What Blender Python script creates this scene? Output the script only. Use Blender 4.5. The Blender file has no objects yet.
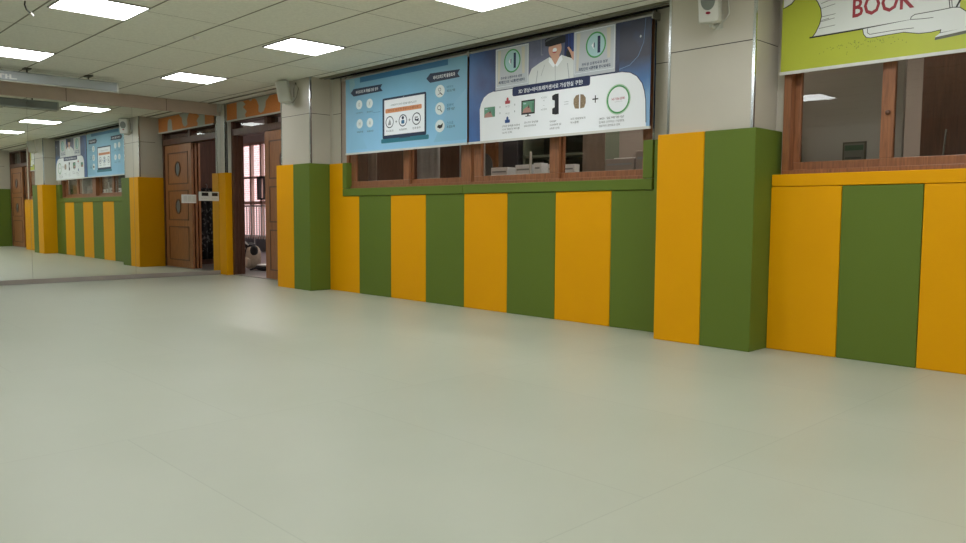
import bpy, math, random
from mathutils import Matrix, Vector
random.seed(4)
sc = bpy.context.scene
COL = sc.collection
PI = math.pi

# ------------------------------------------------------------------ helpers
def lin(c):
    return tuple(((v/255)/12.92 if v/255 <= .04045 else ((v/255+.055)/1.055)**2.4) for v in c)

MATS = {}
def mat(name, rgb, rough=.5, metal=0., spec=.5, noise=0., nscale=8., bump=0., bscale=60., emit=None, estr=0., coat=0.):
    if name in MATS: return MATS[name]
    m = bpy.data.materials.new(name); m.use_nodes = True
    nt = m.node_tree; b = nt.nodes['Principled BSDF']
    c = lin(rgb) + (1,)
    b.inputs['Base Color'].default_value = c
    b.inputs['Roughness'].default_value = rough
    b.inputs['Metallic'].default_value = metal
    b.inputs['Specular IOR Level'].default_value = spec
    if coat: b.inputs['Coat Weight'].default_value = coat; b.inputs['Coat Roughness'].default_value = .15
    tc = nt.nodes.new('ShaderNodeTexCoord')
    if noise:
        n = nt.nodes.new('ShaderNodeTexNoise'); n.inputs['Scale'].default_value = nscale; n.inputs['Detail'].default_value = 5
        nt.links.new(tc.outputs['Object'], n.inputs['Vector'])
        r = nt.nodes.new('ShaderNodeValToRGB')
        r.color_ramp.elements[0].position = .3; r.color_ramp.elements[1].position = .7
        r.color_ramp.elements[0].color = tuple(v*(1-noise) for v in c[:3]) + (1,)
        r.color_ramp.elements[1].color = tuple(min(1, v*(1+noise)) for v in c[:3]) + (1,)
        nt.links.new(n.outputs['Fac'], r.inputs['Fac']); nt.links.new(r.outputs['Color'], b.inputs['Base Color'])
    if bump:
        n2 = nt.nodes.new('ShaderNodeTexNoise'); n2.inputs['Scale'].default_value = bscale; n2.inputs['Detail'].default_value = 4
        nt.links.new(tc.outputs['Object'], n2.inputs['Vector'])
        bp = nt.nodes.new('ShaderNodeBump'); bp.inputs['Strength'].default_value = bump; bp.inputs['Distance'].default_value = .01
        nt.links.new(n2.outputs['Fac'], bp.inputs['Height']); nt.links.new(bp.outputs['Normal'], b.inputs['Normal'])
    if emit:
        b.inputs['Emission Color'].default_value = lin(emit) + (1,); b.inputs['Emission Strength'].default_value = estr
    MATS[name] = m
    return m

def wood(name, rgb, rough=.4):
    m = mat(name, rgb, rough)
    nt = m.node_tree; b = nt.nodes['Principled BSDF']; c = lin(rgb)
    tc = [n for n in nt.nodes if n.type == 'TEX_COORD'][0]
    mp = nt.nodes.new('ShaderNodeMapping'); mp.inputs['Scale'].default_value = (22, 22, 1.6)
    n = nt.nodes.new('ShaderNodeTexNoise'); n.inputs['Scale'].default_value = 3; n.inputs['Detail'].default_value = 8; n.inputs['Distortion'].default_value = .6
    r = nt.nodes.new('ShaderNodeValToRGB')
    r.color_ramp.elements[0].position = .32; r.color_ramp.elements[1].position = .68
    r.color_ramp.elements[0].color = tuple(v*.72 for v in c) + (1,); r.color_ramp.elements[1].color = tuple(v*1.2 for v in c) + (1,)
    nt.links.new(tc.outputs['Object'], mp.inputs['Vector']); nt.links.new(mp.outputs['Vector'], n.inputs['Vector'])
    nt.links.new(n.outputs['Fac'], r.inputs['Fac']); nt.links.new(r.outputs['Color'], b.inputs['Base Color'])
    return m

def glass(name, tint, refl=1.0, clear=(235, 238, 236)):
    m = bpy.data.materials.new(name); m.use_nodes = True; nt = m.node_tree
    nt.nodes.clear()
    out = nt.nodes.new('ShaderNodeOutputMaterial'); mx = nt.nodes.new('ShaderNodeMixShader')
    tr = nt.nodes.new('ShaderNodeBsdfTransparent'); tr.inputs['Color'].default_value = lin(clear) + (1,)
    gl = nt.nodes.new('ShaderNodeBsdfGlossy'); gl.inputs['Roughness'].default_value = 0.0; gl.inputs['Color'].default_value = lin(tint) + (1,)
    fr = nt.nodes.new('ShaderNodeFresnel'); fr.inputs['IOR'].default_value = 1.5
    ma = nt.nodes.new('ShaderNodeMath'); ma.operation = 'MULTIPLY'; ma.inputs[1].default_value = refl
    nt.links.new(fr.outputs[0], ma.inputs[0]); nt.links.new(ma.outputs[0], mx.inputs['Fac'])
    nt.links.new(tr.outputs[0], mx.inputs[1]); nt.links.new(gl.outputs[0], mx.inputs[2]); nt.links.new(mx.outputs[0], out.inputs['Surface'])
    MATS[name] = m
    return m

class MB:
    """collects polygons with a material per face, links them as one mesh object"""
    def __init__(s): s.v = []; s.f = []; s.mi = []; s.m = []; s.sm = []
    def slot(s, m):
        if m not in s.m: s.m.append(m)
        return s.m.index(m)
    def poly(s, pts, m, smooth=False):
        i = len(s.v); s.v += [tuple(p) for p in pts]; s.f.append(list(range(i, i+len(pts)))); s.mi.append(s.slot(m)); s.sm.append(smooth)
    def mesh(s, vs, fs, m, smooth=False):
        i = len(s.v); s.v += [tuple(p) for p in vs]
        for f in fs: s.f.append([i+k for k in f]); s.mi.append(s.slot(m)); s.sm.append(smooth)
    def box(s, x0, x1, y0, y1, z0, z1, m):
        vs = [(x, y, z) for x in (x0, x1) for y in (y0, y1) for z in (z0, z1)]
        s.mesh(vs, [(0,1,3,2),(4,6,7,5),(0,4,5,1),(2,3,7,6),(0,2,6,4),(1,5,7,3)], m)
    def prism(s, pts, a, b, axis, m):
        """pts 2D outline; axis 'z': (x,y) extruded in z; 'y': (x,z) extruded in y; 'x': (y,z) extruded in x"""
        def P(p, t): return {'z': (p[0], p[1], t), 'y': (p[0], t, p[1]), 'x': (t, p[0], p[1])}[axis]
        n = len(pts); vs = [P(p, a) for p in pts] + [P(p, b) for p in pts]
        fs = [list(range(n))[::-1], [n+i for i in range(n)]] + [[i, (i+1) % n, n+(i+1) % n, n+i] for i in range(n)]
        s.mesh(vs, fs, m)
    def tube(s, pts, r, m, n=10, cap=True):
        pts = [Vector(p) for p in pts]; vs = []; N = len(pts)
        rr = r if isinstance(r, (list, tuple)) else [r]*N
        up = None
        for i, p in enumerate(pts):
            d = (pts[min(i+1, N-1)] - pts[max(i-1, 0)]).normalized()
            if up is None or abs(up.dot(d)) > .95: up = Vector((0, 0, 1)) if abs(d.z) < .9 else Vector((1, 0, 0))
            a = d.cross(up).normalized(); b = a.cross(d).normalized(); up = b
            for k in range(n):
                t = 2*PI*k/n; vs.append(p + a*math.cos(t)*rr[i] + b*math.sin(t)*rr[i])
        fs = [(i*n+k, i*n+(k+1) % n, (i+1)*n+(k+1) % n, (i+1)*n+k) for i in range(N-1) for k in range(n)]
        s.mesh(vs, fs, m, True)
        if cap:
            s.poly(vs[:n][::-1], m); s.poly(vs[-n:], m)
    def ellipsoid(s, c, r, m, nu=16, nv=10, pw=1.0):
        vs = []
        def sp(v): return math.copysign(abs(v)**pw, v)
        for j in range(nv+1):
            ph = -PI/2 + PI*j/nv
            for i in range(nu):
                t = 2*PI*i/nu
                vs.append((c[0]+r[0]*sp(math.cos(ph))*sp(math.cos(t)), c[1]+r[1]*sp(math.cos(ph))*sp(math.sin(t)), c[2]+r[2]*sp(math.sin(ph))))
        s.mesh(vs, [(j*nu+i, j*nu+(i+1) % nu, (j+1)*nu+(i+1) % nu, (j+1)*nu+i) for j in range(nv) for i in range(nu)], m, True)
    def build(s, name, parent=None, bevel=0, seg=2):
        me = bpy.data.meshes.new(name); me.from_pydata(s.v, [], s.f)
        for m in s.m: me.materials.append(m)
        for p, i, q in zip(me.polygons, s.mi, s.sm): p.material_index = i; p.use_smooth = q
        me.update()
        o = bpy.data.objects.new(name, me); COL.objects.link(o)
        if bevel:
            md = o.modifiers.new('Bevel', 'BEVEL'); md.width = bevel; md.segments = seg; md.limit_method = 'ANGLE'
        if parent: parent_to(o, parent)
        return o

LOCS = {}
def parent_to(o, p):
    o.parent = p
    loc = Vector(LOCS.get(p.name, (0, 0, 0)))
    o.matrix_parent_inverse = Matrix.Translation(-loc)
def tag(o, label=None, cat=None, group=None, kind=None):
    if label: o['label'] = label
    if cat: o['category'] = cat
    if group: o['group'] = group
    if kind: o['kind'] = kind
    return o
def thing(name, loc, label, cat, group=None):
    o = bpy.data.objects.new(name, None); COL.objects.link(o); o.location = loc; o.empty_display_size = .1
    LOCS[o.name] = tuple(loc)
    return tag(o, label, cat, group)
def part(name, mb, parent, label=None, bevel=0, seg=2):
    """mesh in world coordinates, child of parent"""
    o = mb.build(name, None, bevel, seg); parent_to(o, parent)
    if label: o['label'] = label
    return o
def struct(name, mb, bevel=0): return tag(mb.build(name, None, bevel), kind='structure')
def copy_tree(o, parent=None):
    c = o.copy(); COL.objects.link(c)
    if parent: c.parent = parent; c.matrix_parent_inverse = o.matrix_parent_inverse.copy()
    for ch in [k for k in bpy.data.objects if k.parent == o]: copy_tree(ch, c)
    return c
def one(name, build, **k): pass

def ell(cx, cz, rx, rz, n=36): return [(cx+rx*math.cos(2*PI*i/n), cz+rz*math.sin(2*PI*i/n)) for i in range(n)]
def rrect(x0, x1, z0, z1, r, n=6):
    out = []
    for (cx, cz, a) in ((x1-r, z1-r, 0), (x0+r, z1-r, PI/2), (x0+r, z0+r, PI), (x1-r, z0+r, 1.5*PI)):
        out += [(cx+r*math.cos(a+PI/2*i/n), cz+r*math.sin(a+PI/2*i/n)) for i in range(n+1)]
    return out

class Print:
    """artwork printed on a vertical sheet facing -y"""
    def __init__(s, y): s.mb = MB(); s.y = y; s.k = 0
    def layer(s): s.k += 1; return s.y - .0004 - .00005*s.k
    def poly(s, pts, m):
        y = s.layer()
        ar = sum(pts[i][0]*pts[(i+1) % len(pts)][1] - pts[(i+1) % len(pts)][0]*pts[i][1] for i in range(len(pts)))
        if ar < 0: pts = pts[::-1]
        s.mb.poly([(p[0], y, p[1]) for p in pts], m)
    def rect(s, x0, x1, z0, z1, m): s.poly([(x0, z0), (x1, z0), (x1, z1), (x0, z1)], m)
    def ell(s, cx, cz, rx, rz, m): s.poly(ell(cx, cz, rx, rz), m)
    def ring(s, cx, cz, rx, rz, w, m, n=40):
        y = s.layer(); a = ell(cx, cz, rx, rz, n); b = ell(cx, cz, rx-w, rz-w, n)
        for i in range(n):
            j = (i+1) % n; s.mb.poly([(a[i][0], y, a[i][1]), (a[j][0], y, a[j][1]), (b[j][0], y, b[j][1]), (b[i][0], y, b[i][1])], m)
    def line(s, pts, w, m, closed=False):
        y = s.layer(); P = list(pts) + ([pts[0]] if closed else [])
        for a, b in zip(P, P[1:]):
            d = Vector((b[0]-a[0], b[1]-a[1])); L = d.length
            if L < 1e-6: continue
            d /= L; nx, nz = -d.y*w/2, d.x*w/2; ex, ez = d.x*w*.35, d.y*w*.35
            s.mb.poly([(a[0]-ex-nx, y, a[1]-ez-nz), (b[0]+ex-nx, y, b[1]+ez-nz), (b[0]+ex+nx, y, b[1]+ez+nz), (a[0]-ex+nx, y, a[1]-ez+nz)], m)
    def text(s, txt, cx, cz, w, h, m, bold=0.0, fit=True):
        cu = bpy.data.curves.new('lettering', 'FONT'); cu.body = txt; cu.size = 1; cu.align_x = 'LEFT'; cu.offset = bold; cu.resolution_u = 2
        o = bpy.data.objects.new('lettering', cu); COL.objects.link(o)
        dg = bpy.context.evaluated_depsgraph_get(); me = bpy.data.meshes.new_from_object(o.evaluated_get(dg))
        bpy.data.objects.remove(o); bpy.data.curves.remove(cu)
        if len(me.vertices) == 0: return
        xs = [v.co.x for v in me.vertices]; ys = [v.co.y for v in me.vertices]
        x0, x1, y0, y1 = min(xs), max(xs), min(ys), max(ys)
        sy = h/(y1-y0); sx = w/(x1-x0); y = s.layer()
        s.mb.mesh([(cx-w/2+(v.co.x-x0)*sx, y, cz-h/2+(v.co.y-y0)*sy) for v in me.vertices], [tuple(p.vertices) for p in me.polygons], m)
        bpy.data.meshes.remove(me)

# ------------------------------------------------------------------ materials
M_yel = mat('yellow_vinyl', (230, 162, 0), .5, spec=.16, noise=.015, nscale=2.5, bump=.12, bscale=180)
M_grn = mat('green_vinyl', (97, 116, 42), .5, spec=.25, noise=.02, nscale=2.5, bump=.12, bscale=180)
M_tan = mat('beige_cladding', (196, 190, 176), .32, spec=.4, noise=.04, nscale=1.5)
M_ceil = mat('ceiling_board', (238, 238, 228), .9, spec=.2, noise=.05, nscale=45, bump=.3, bscale=260)
M_grid = mat('ceiling_grid_metal', (128, 126, 110), .6)
M_wht = mat('white_plastic', (214, 214, 208), .4)
M_wht2 = mat('aged_white_plastic', (200, 200, 190), .45)
M_alu = mat('brushed_steel', (200, 205, 206), .22, 1.0)
M_alu2 = mat('grey_aluminium', (158, 156, 150), .4, .7)
M_dark = mat('black_plastic', (22, 22, 24), .4)
M_gap_shade = mat('gap_and_shade_black', (18, 17, 16), .9)
M_wood = wood('red_brown_wood', (144, 94, 62), .38)
M_woodd = wood('dark_brown_wood', (96, 64, 48), .45)
M_wooddoor = wood('door_wood', (150, 98, 60), .4)
M_beam = mat('taupe_cladding', (192, 174, 160), .45, noise=.05, nscale=6)
M_base = mat('mirror_baseboard', (160, 152, 144), .4)
M_org = mat('orange_roller_fabric', (206, 128, 66), .75, noise=.10, nscale=40)
M_shape = mat('pale_grey_print', (176, 178, 164), .75)
M_navy = mat('navy_print', (16, 34, 78), .5)
M_paper = mat('white_print', (240, 244, 248), .5)
M_txt = mat('dark_text_print', (52, 56, 66), .5)
M_glass = glass('window_glass', (235, 238, 236), 1.0, (215, 216, 212))

def floor_mat():
    m = mat('pale_green_mat', (178, 182, 165), .3, spec=.5)
    nt = m.node_tree; b = nt.nodes['Principled BSDF']
    tc = [n for n in nt.nodes if n.type == 'TEX_COORD'][0]
    base = lin((178, 182, 165))
    mp = nt.nodes.new('ShaderNodeMapping'); mp.inputs['Location'].default_value = (-.64, .62, 0)
    br = nt.nodes.new('ShaderNodeTexBrick'); br.offset = .5
    br.inputs['Scale'].default_value = 1; br.inputs['Brick Width'].default_value = 1.0; br.inputs['Row Height'].default_value = 1.83
    br.inputs['Mortar Size'].default_value = .003; br.inputs['Mortar Smooth'].default_value = .6
    br.inputs['Color1'].default_value = base + (1,); br.inputs['Color2'].default_value = tuple(v*.975 for v in base) + (1,)
    br.inputs['Mortar'].default_value = tuple(v*.86 for v in base) + (1,)
    mr = nt.nodes.new('ShaderNodeMapping'); mr.inputs['Rotation'].default_value = (0, 0, PI/2)
    nt.links.new(tc.outputs['Object'], mp.inputs['Vector']); nt.links.new(mp.outputs['Vector'], mr.inputs['Vector']); nt.links.new(mr.outputs['Vector'], br.inputs['Vector'])
    n = nt.nodes.new('ShaderNodeTexNoise'); n.inputs['Scale'].default_value = 1.6; n.inputs['Detail'].default_value = 6
    nt.links.new(tc.outputs['Object'], n.inputs['Vector'])
    mx = nt.nodes.new('ShaderNodeMix'); mx.data_type = 'RGBA'; mx.blend_type = 'MULTIPLY'; mx.inputs[0].default_value = 1
    r = nt.nodes.new('ShaderNodeValToRGB'); r.color_ramp.elements[0].position = .3; r.color_ramp.elements[1].position = .7
    r.color_ramp.elements[0].color = (.93, .94, .92, 1); r.color_ramp.elements[1].color = (1, 1, 1, 1)
    nt.links.new(n.outputs['Fac'], r.inputs['Fac']); nt.links.new(br.outputs['Color'], mx.inputs[6]); nt.links.new(r.outputs['Color'], mx.inputs[7])
    nt.links.new(mx.outputs[2], b.inputs['Base Color'])
    r2 = nt.nodes.new('ShaderNodeMapRange'); r2.inputs[3].default_value = .36; r2.inputs[4].default_value = .44
    nt.links.new(n.outputs['Fac'], r2.inputs[0]); nt.links.new(r2.outputs[0], b.inputs['Roughness'])
    n3 = nt.nodes.new('ShaderNodeTexNoise'); n3.inputs['Scale'].default_value = 2.2; n3.inputs['Detail'].default_value = 2
    nt.links.new(tc.outputs['Object'], n3.inputs['Vector'])
    bp = nt.nodes.new('ShaderNodeBump'); bp.inputs['Strength'].default_value = .12; bp.inputs['Distance'].default_value = .006
    nt.links.new(n3.outputs['Fac'], bp.inputs['Height']); nt.links.new(bp.outputs['Normal'], b.inputs['Normal'])
    return m
M_floor = floor_mat()

# ------------------------------------------------------------------ room shell
H = 2.545; YW = .05; XR = 15.2; YB = -8.8; D = .276; T = .05
X0, X1 = 2.317, 3.096      # first pillar pads
C0, C1 = 7.926, 8.696      # second pillar pads
E0, E1 = 12.52, 13.29      # third pillar pads (seen in the mirror)
H1, H2 = 1.132, 1.525
DB0, DB1 = 10.40, E0       # second door bay

f = MB(); f.box(-.3, XR+.15, YB-.15, .20, -.1, 0, M_floor); struct('floor', f)
c = MB(); c.box(-.3, XR+.15, YB-.15, .30, H, H+.1, M_ceil); struct('ceiling', c)

g = MB()
ys = [-.22-.638*k for k in range(14)]
for y in ys: g.box(0, XR, y-.006, y+.006, H-.0025, H+.001, M_grid)
k = 0
x = 1.05
while x < XR:
    g.box(x-.002, x+.002, YB, -.10, H-.0008, H+.001, M_grid); x += 1.225
g.box(.0, XR, -.10, -.075, H-.012, H+.001, M_grid)
struct('trim_1', g)

w = MB()   # window wall, cladding face at y = YW
def wallbox(x0, x1, z0, z1, y0=YW, y1=YW+.15, m=M_tan): w.box(x0, x1, y0, y1, z0, z1, m)
wallbox(X0+T+.002, 3.29, 0, H); wallbox(3.29, 7.66, 0, 1.135); wallbox(3.29, 7.66, 2.50, H)
wallbox(7.66, 8.60, 0, H); wallbox(8.60, 8.73, 0, H, .12, .20); wallbox(8.73, DB0, 0, 1.135); wallbox(8.73, DB0, 2.50, H)
wallbox(DB0-.10, DB0, 0, H); wallbox(E0+T+.002, XR, 0, H)
struct('wall_front', w)
w = MB()   # walls over the door bays and narrow jambs
w.box(-.15, .17, .107, .30, 0, H2-.03, M_tan); w.box(-.15, .125, .107, .30, H2-.03, H, M_tan); w.box(.125, .17, .165, .30, H2-.03, H, M_tan)
w.box(.17, X0+.03, .16, .30, 2.30, H, M_tan)
w.box(DB0, E0, .16, .30, 2.495, H, M_tan)
struct('wall_door_side', w)
w = MB(); w.box(-.15, -.012, YB-.15, .107, 0, H, M_tan); struct('wall_left', w)
w = MB(); w.box(0, XR, YB-.15, YB, 0, H, M_tan)
struct('wall_back', w)
w = MB(); w.box(XR, XR+.15, YB-.15, .20, 0, H, M_tan); struct('wall_right', w)

def pillar(name, a, b, yb=YW):
    m = MB(); zs = [0, 2.115, H]
    m.box(a+T, b-T, -D+T, yb, 0, 2.117, M_tan); m.box(a+T, b-T, -D+T, yb, 2.123, H, M_tan)
    m.box(a+T+.004, b-T-.004, -D+T+.004, yb-.004, 2.117, 2.123, M_gap_shade)
    for x in (a+T, b-T):
        s = 1 if x < (a+b)/2 else -1
        m.prism([(x-s*.004, -D+T-.004), (x+s*.016, -D+T-.004), (x+s*.016, -D+T), (x, -D+T), (x, -D+T+.016), (x-s*.004, -D+T+.016)], H2-.02, H, 'z', M_alu)
    struct(name, m)
pillar('wall_pillar_left', X0, X1, .16); pillar('wall_pillar_middle', C0, C1, .12); pillar('wall_pillar_right', E0, E1, .16)
m = MB()    # slim wall end beside the mirror
m.box(.0, .124, .102, .107, H2, 2.117, M_tan); m.box(0, .124, .102, .107, 2.123, H, M_tan)
m.box(.124, .130, .098, .12, H2-.02, H, M_alu)
m.box(.131, .188, .125, .163, H2, 2.28, M_gap_shade); m.box(.190, .212, .115, .16, 0, 2.28, M_wht2)  # black strip stands in for shade on the wall end's side face
struct('trim_2', m)
m = MB()   # steel and gap strips round the window openings
for x in (3.285, 7.672): m.box(x, x+.012, YW-.008, YW, H1, H, M_alu)
for x in (3.10, 7.90): m.box(x, x+.008, YW-.003, YW, H1, H, M_wht2)
pass
for a, b in ((3.11, 3.285), (7.667, 7.93)): m.box(a, b, YW-.0008, YW, 2.117, 2.122, M_gap_shade)
struct('trim_3', m)

# ------------------------------------------------------------------ wall pads
G_low = 'padded wall mats under the windows'
def pad(pts, a, b, axis, m, label, group, name='wall_pad'):
    mb = MB(); mb.prism(pts, a, b, axis, m)
    o = mb.build(name, None, .006, 3)
    return tag(o, label, 'wall pad', group)
e = .0015
edges = [(X1, 3.71), (3.71, 4.313), (4.313, 4.914), (4.914, 5.509), (5.509, 6.107), (6.107, 6.701), (6.701, 7.306), (7.306, C0)]
ordn = ['first', 'second', 'third', 'fourth']
yk = gk = 0
for i, (a, b) in enumerate(edges):
    yel = i % 2 == 0
    col = 'yellow' if yel else 'green'
    if i == 0:
        pts = [(a+e, 0), (b-e, 0), (b-e, H1), (3.385, H1), (3.385, H2), (a+e, H2)]
        lab = 'yellow notched wall pad rising beside the green corner pad of the left pillar'
    elif i == 7:
        pts = [(a+e, 0), (b-e, 0), (b-e, H2), (7.715, H2), (7.715, H1), (a+e, H1)]
        lab = 'green notched wall pad touching the left side of the large middle pillar'
    else:
        pts = [(a+e, 0), (b-e, 0), (b-e, H1), (a+e, H1)]
        j = (i)//2 if yel else (i+1)//2
        lab = {1: 'green pad below the left end of the laptop poster, first green one from the left',
               2: 'yellow pad under the laptop poster, between the first and second green pads',
               3: 'green pad under the right half of the light blue laptop poster',
               4: 'yellow pad below the gap between the two wide posters',
               5: 'green pad below the monitor drawing on the white and navy poster',
               6: 'yellow pad below the brain drawing on the white and navy poster'}[i]
    pad(pts, 0, T, 'y', M_yel if yel else M_grn, lab, G_low)
# book bay
kx = [C1, 9.178, 9.663, 10.15, DB0]
labs = ['yellow pad immediately right of the green corner pad, below the BOOK poster',
        'green pad between two yellow pads below the BOOK poster',
        'yellow pad at the right edge of the view below the window',
        'green narrow pad beyond the BOOK window, next to the second door bay']
for i, (a, b) in enumerate(zip(kx, kx[1:])):
    m_ = M_grn if i == 1 else M_yel
    if i == 3: labs[3] = 'narrow yellow pad beyond the BOOK window, next to the far door'
    pad([(a+e, 0), (b-e, 0), (b-e, H1), (a+e, H1)], -.031, T, 'y', m_, labs[i], G_low)
# pillar wraps
def wraps(a, b, mid, which, yl=YW-.003, yr=YW-.003, lm=M_yel, ln='yellow'):
    pad([(a, -D), (mid-e, -D), (mid-e, -D+T-.004), (a+T-.001, -D+T-.004), (a+T-.001, yl), (a, yl)], 0, H2, 'z', lm,
        ln+' tall pad wrapping the left front corner of the %s pillar' % which, 'tall corner pads on the pillars', 'corner_pad')
    pad([(mid+e, -D), (b, -D), (b, yr), (b-T+.001, yr), (b-T+.001, -D+T-.004), (mid+e, -D+T-.004)], 0, H2, 'z', M_grn,
        'green tall pad wrapping the right front corner of the %s pillar' % which, 'tall corner pads on the pillars', 'corner_pad')
wraps(X0, X1-.001, 2.719, 'left, speaker-bearing', .157); wraps(C0, C1-.001, 8.312, 'wide middle', YW-.003, .118)
# third pillar, mirrored view only: green left, yellow right
pad([(E0, -D+T), (E0+T-.001, -D+T), (E0+T-.001, .157), (E0, .157)], 0, H2, 'z', M_grn,
    'green tall pad on the far pillar beyond the second door, seen in the mirror', 'tall corner pads on the pillars', 'corner_pad')
pad([(E0, -D), (E1, -D), (E1, YW-.003), (E1-T+.001, YW-.003), (E1-T+.001, -D+T-.004), (E0, -D+T-.004)], 0, H2, 'z', M_yel,
    'yellow tall pad on the far pillar, seen at the left edge of the mirror', 'tall corner pads on the pillars', 'corner_pad')
# slim pad beside the mirror
pad([(.004, .055), (.222, .055), (.222, .158), (.182, .158), (.182, .105), (.004, .105)], 0, H2, 'z', M_yel,
    'slim yellow pad on the wall end between the mirror and the open doorway', None, 'corner_pad')
# green frame round the window
def frame_pad(x0, x1, z0, z1, label, m=M_grn, y=-.012, g='pads framing the window opening'):
    mb = MB(); mb.box(x0+e, x1-e, y, T+.03, z0, z1, m); o = mb.build('sill_pad', None, .006, 3); tag(o, label, 'wall pad', g)
frame_pad(3.39, 5.50, H1+.002, 1.222, 'long green sill pad below the left window with the laptop poster')
frame_pad(5.50, 7.71, H1+.002, 1.222, 'long green sill pad below the window with the navy and white poster')
frame_pad(3.39, 3.475, 1.225, H2, 'short upright green pad at the left end of the window')
frame_pad(7.615, 7.71, 1.225, H2, 'short upright green pad at the right end of the window by the big pillar')
frame_pad(C1+.004, DB0-.02, H1+.002, 1.217, 'long yellow sill pad under the BOOK window', M_yel, -.036)

# ------------------------------------------------------------------ mirrors and beam above
def mirror_mat():
    m = bpy.data.materials.new('mirror_silver'); m.use_nodes = True; nt = m.node_tree; nt.nodes.clear()
    out = nt.nodes.new('ShaderNodeOutputMaterial'); gl = nt.nodes.new('ShaderNodeBsdfGlossy')
    gl.inputs['Roughness'].default_value = 0; gl.inputs['Color'].default_value = (.81, .84, .80, 1)
    nt.links.new(gl.outputs[0], out.inputs['Surface']); return m
M_mir = mirror_mat()
M_medge = mat('mirror_edge', (70, 82, 74), .3)
ZM0, ZM1 = .062, 2.375
ymir = [.10, -1.185, -2.48, -3.72, -4.96, -6.2, -7.44, -8.7]
mlab = ['tall mirror panel nearest the doorway, under the switch plates', 'second tall mirror panel from the doorway', 'third tall mirror panel from the doorway at the left edge of the view']
for i, (a, b) in enumerate(zip(ymir, ymir[1:])):
    mb = MB(); L = a-b-.003
    # local: panel hangs from its right edge
    mb.box(-.010, -.0008, -L, 0, ZM0, ZM1, M_medge)
    mb.poly([(0, -L, ZM0), (0, 0, ZM0), (0, 0, ZM1), (0, -L, ZM1)], M_mir)
    o = mb.build('mirror_panel'); o.location = (0, a, 0)
    if i == 2: o.rotation_euler = (0, 0, math.radians(-.0))
    tag(o, mlab[i] if i < 3 else 'tall mirror panel further along the mirror wall', 'mirror', 'mirror panels along the left wall')
m = MB()
sm = [.035, -.72, -2.025, -3.25, -4.45, -5.7, -6.9, -8.1, -8.79]
for a, b in zip(sm, sm[1:]):
    m.box(-.012, .03, b+.007, a, ZM1, H-.002, M_beam)
m.box(-.012, .026, -8.79, .03, ZM1+.002, H-.004, M_gap_shade)
struct('trim_4', m)
m = MB(); m.box(-.012, .012, -8.79, .05, 0, .06, M_base); m.box(0, .02, -8.79, .05, .0, .012, M_alu2); struct('baseboard_left', m, .002)
# white sensor box in the corner above
mb = MB(); mb.box(.0, .05, .045, .100, H-.115, H-.003, M_wht2)
tag(mb.build('sensor_box', None, .006), 'small white box in the ceiling corner right of the mirror', 'sensor')

# switch plates and thermostats stuck on the mirror
mb_t = thing('switch_plate', (.0, -.405, 1.13), 'white multi-gang light switch plate fixed on the mirror, left of the thermostats', 'light switch')
mb = MB(); mb.box(.0, .012, -.514, -.298, 1.068, 1.192, M_wht); part('cover_plate', mb, mb_t, bevel=.003)
for k in range(3):
    mb = MB(); yy = -.493+.066*k
    mb.box(.012, .017, yy, yy+.056, 1.088, 1.172, M_wht2); part('rocker', mb, mb_t, bevel=.0015)
for j, (a, b) in enumerate(((-.252, -.098), (-.094, .048))):
    t = thing('thermostat', (0, (a+b)/2, 1.17), 'white thermostat with dark display, %s of the pair on the mirror edge' % ('left' if j == 0 else 'right'), 'thermostat', 'thermostats on the mirror')
    mb = MB(); mb.box(.0, .022, a, b, 1.105, 1.24, M_wht); part('housing', mb, t, bevel=.004)
    mb = MB(); mb.box(.022, .0235, a+.030, b-.022, 1.176, 1.226, M_dark); part('display', mb, t)
    mb = MB()
    for q in range(3): mb.box(.022, .0245, a+.03+.032*q, a+.05+.032*q, 1.135, 1.147, M_wht2)
    part('button_row', mb, t)

# ------------------------------------------------------------------ ceiling lights
M_lamp = mat('lit_diffuser', (255, 255, 255), .5, emit=(250, 252, 255), estr=13.0)
n = 0
rows = [(-1.165, 0.), (-3.08, .12), (-5.12, -.35)]
cols = [1.98, 4.475, 6.93, 9.40, 11.88, 14.2]
rn = ['row nearest the windows', 'second row from the windows', 'row farthest from the windows']
first = None
names = ['nearest the mirror', 'second from the mirror', 'third from the mirror', 'fourth from the mirror', 'fifth from the mirror', 'last from the mirror']
for r_, (yc, dx) in enumerate(rows):
    for c_, xc in enumerate(cols):
        lab = 'square lit ceiling panel, %s in the %s' % (names[c_], rn[r_])
        if r_ == 2 and c_ < 2: continue
        if first is None:
            t = thing('ceiling_light', (xc+dx, yc, H), lab, 'ceiling light', 'square ceiling light panels')
            w2, h2 = .265, .285
            mb = MB()
            for (a, b, c0_, d) in ((-w2-.012, w2+.012, -h2-.012, -h2), (-w2-.012, w2+.012, h2, h2+.012), (-w2-.012, -w2, -h2, h2), (w2, w2+.012, -h2, h2)):
                mb.box(xc+a, xc+b, yc+c0_, yc+d, H-.012, H-.0005, M_alu2)
            part('frame', mb, t)
            mb = MB(); mb.box(xc-w2, xc+w2, yc-h2, yc+h2, H-.009, H-.003, M_lamp); part('diffuser', mb, t)
            first = t
        else:
            t = copy_tree(first); t.location = (xc+dx, yc, H); t['label'] = lab

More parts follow.
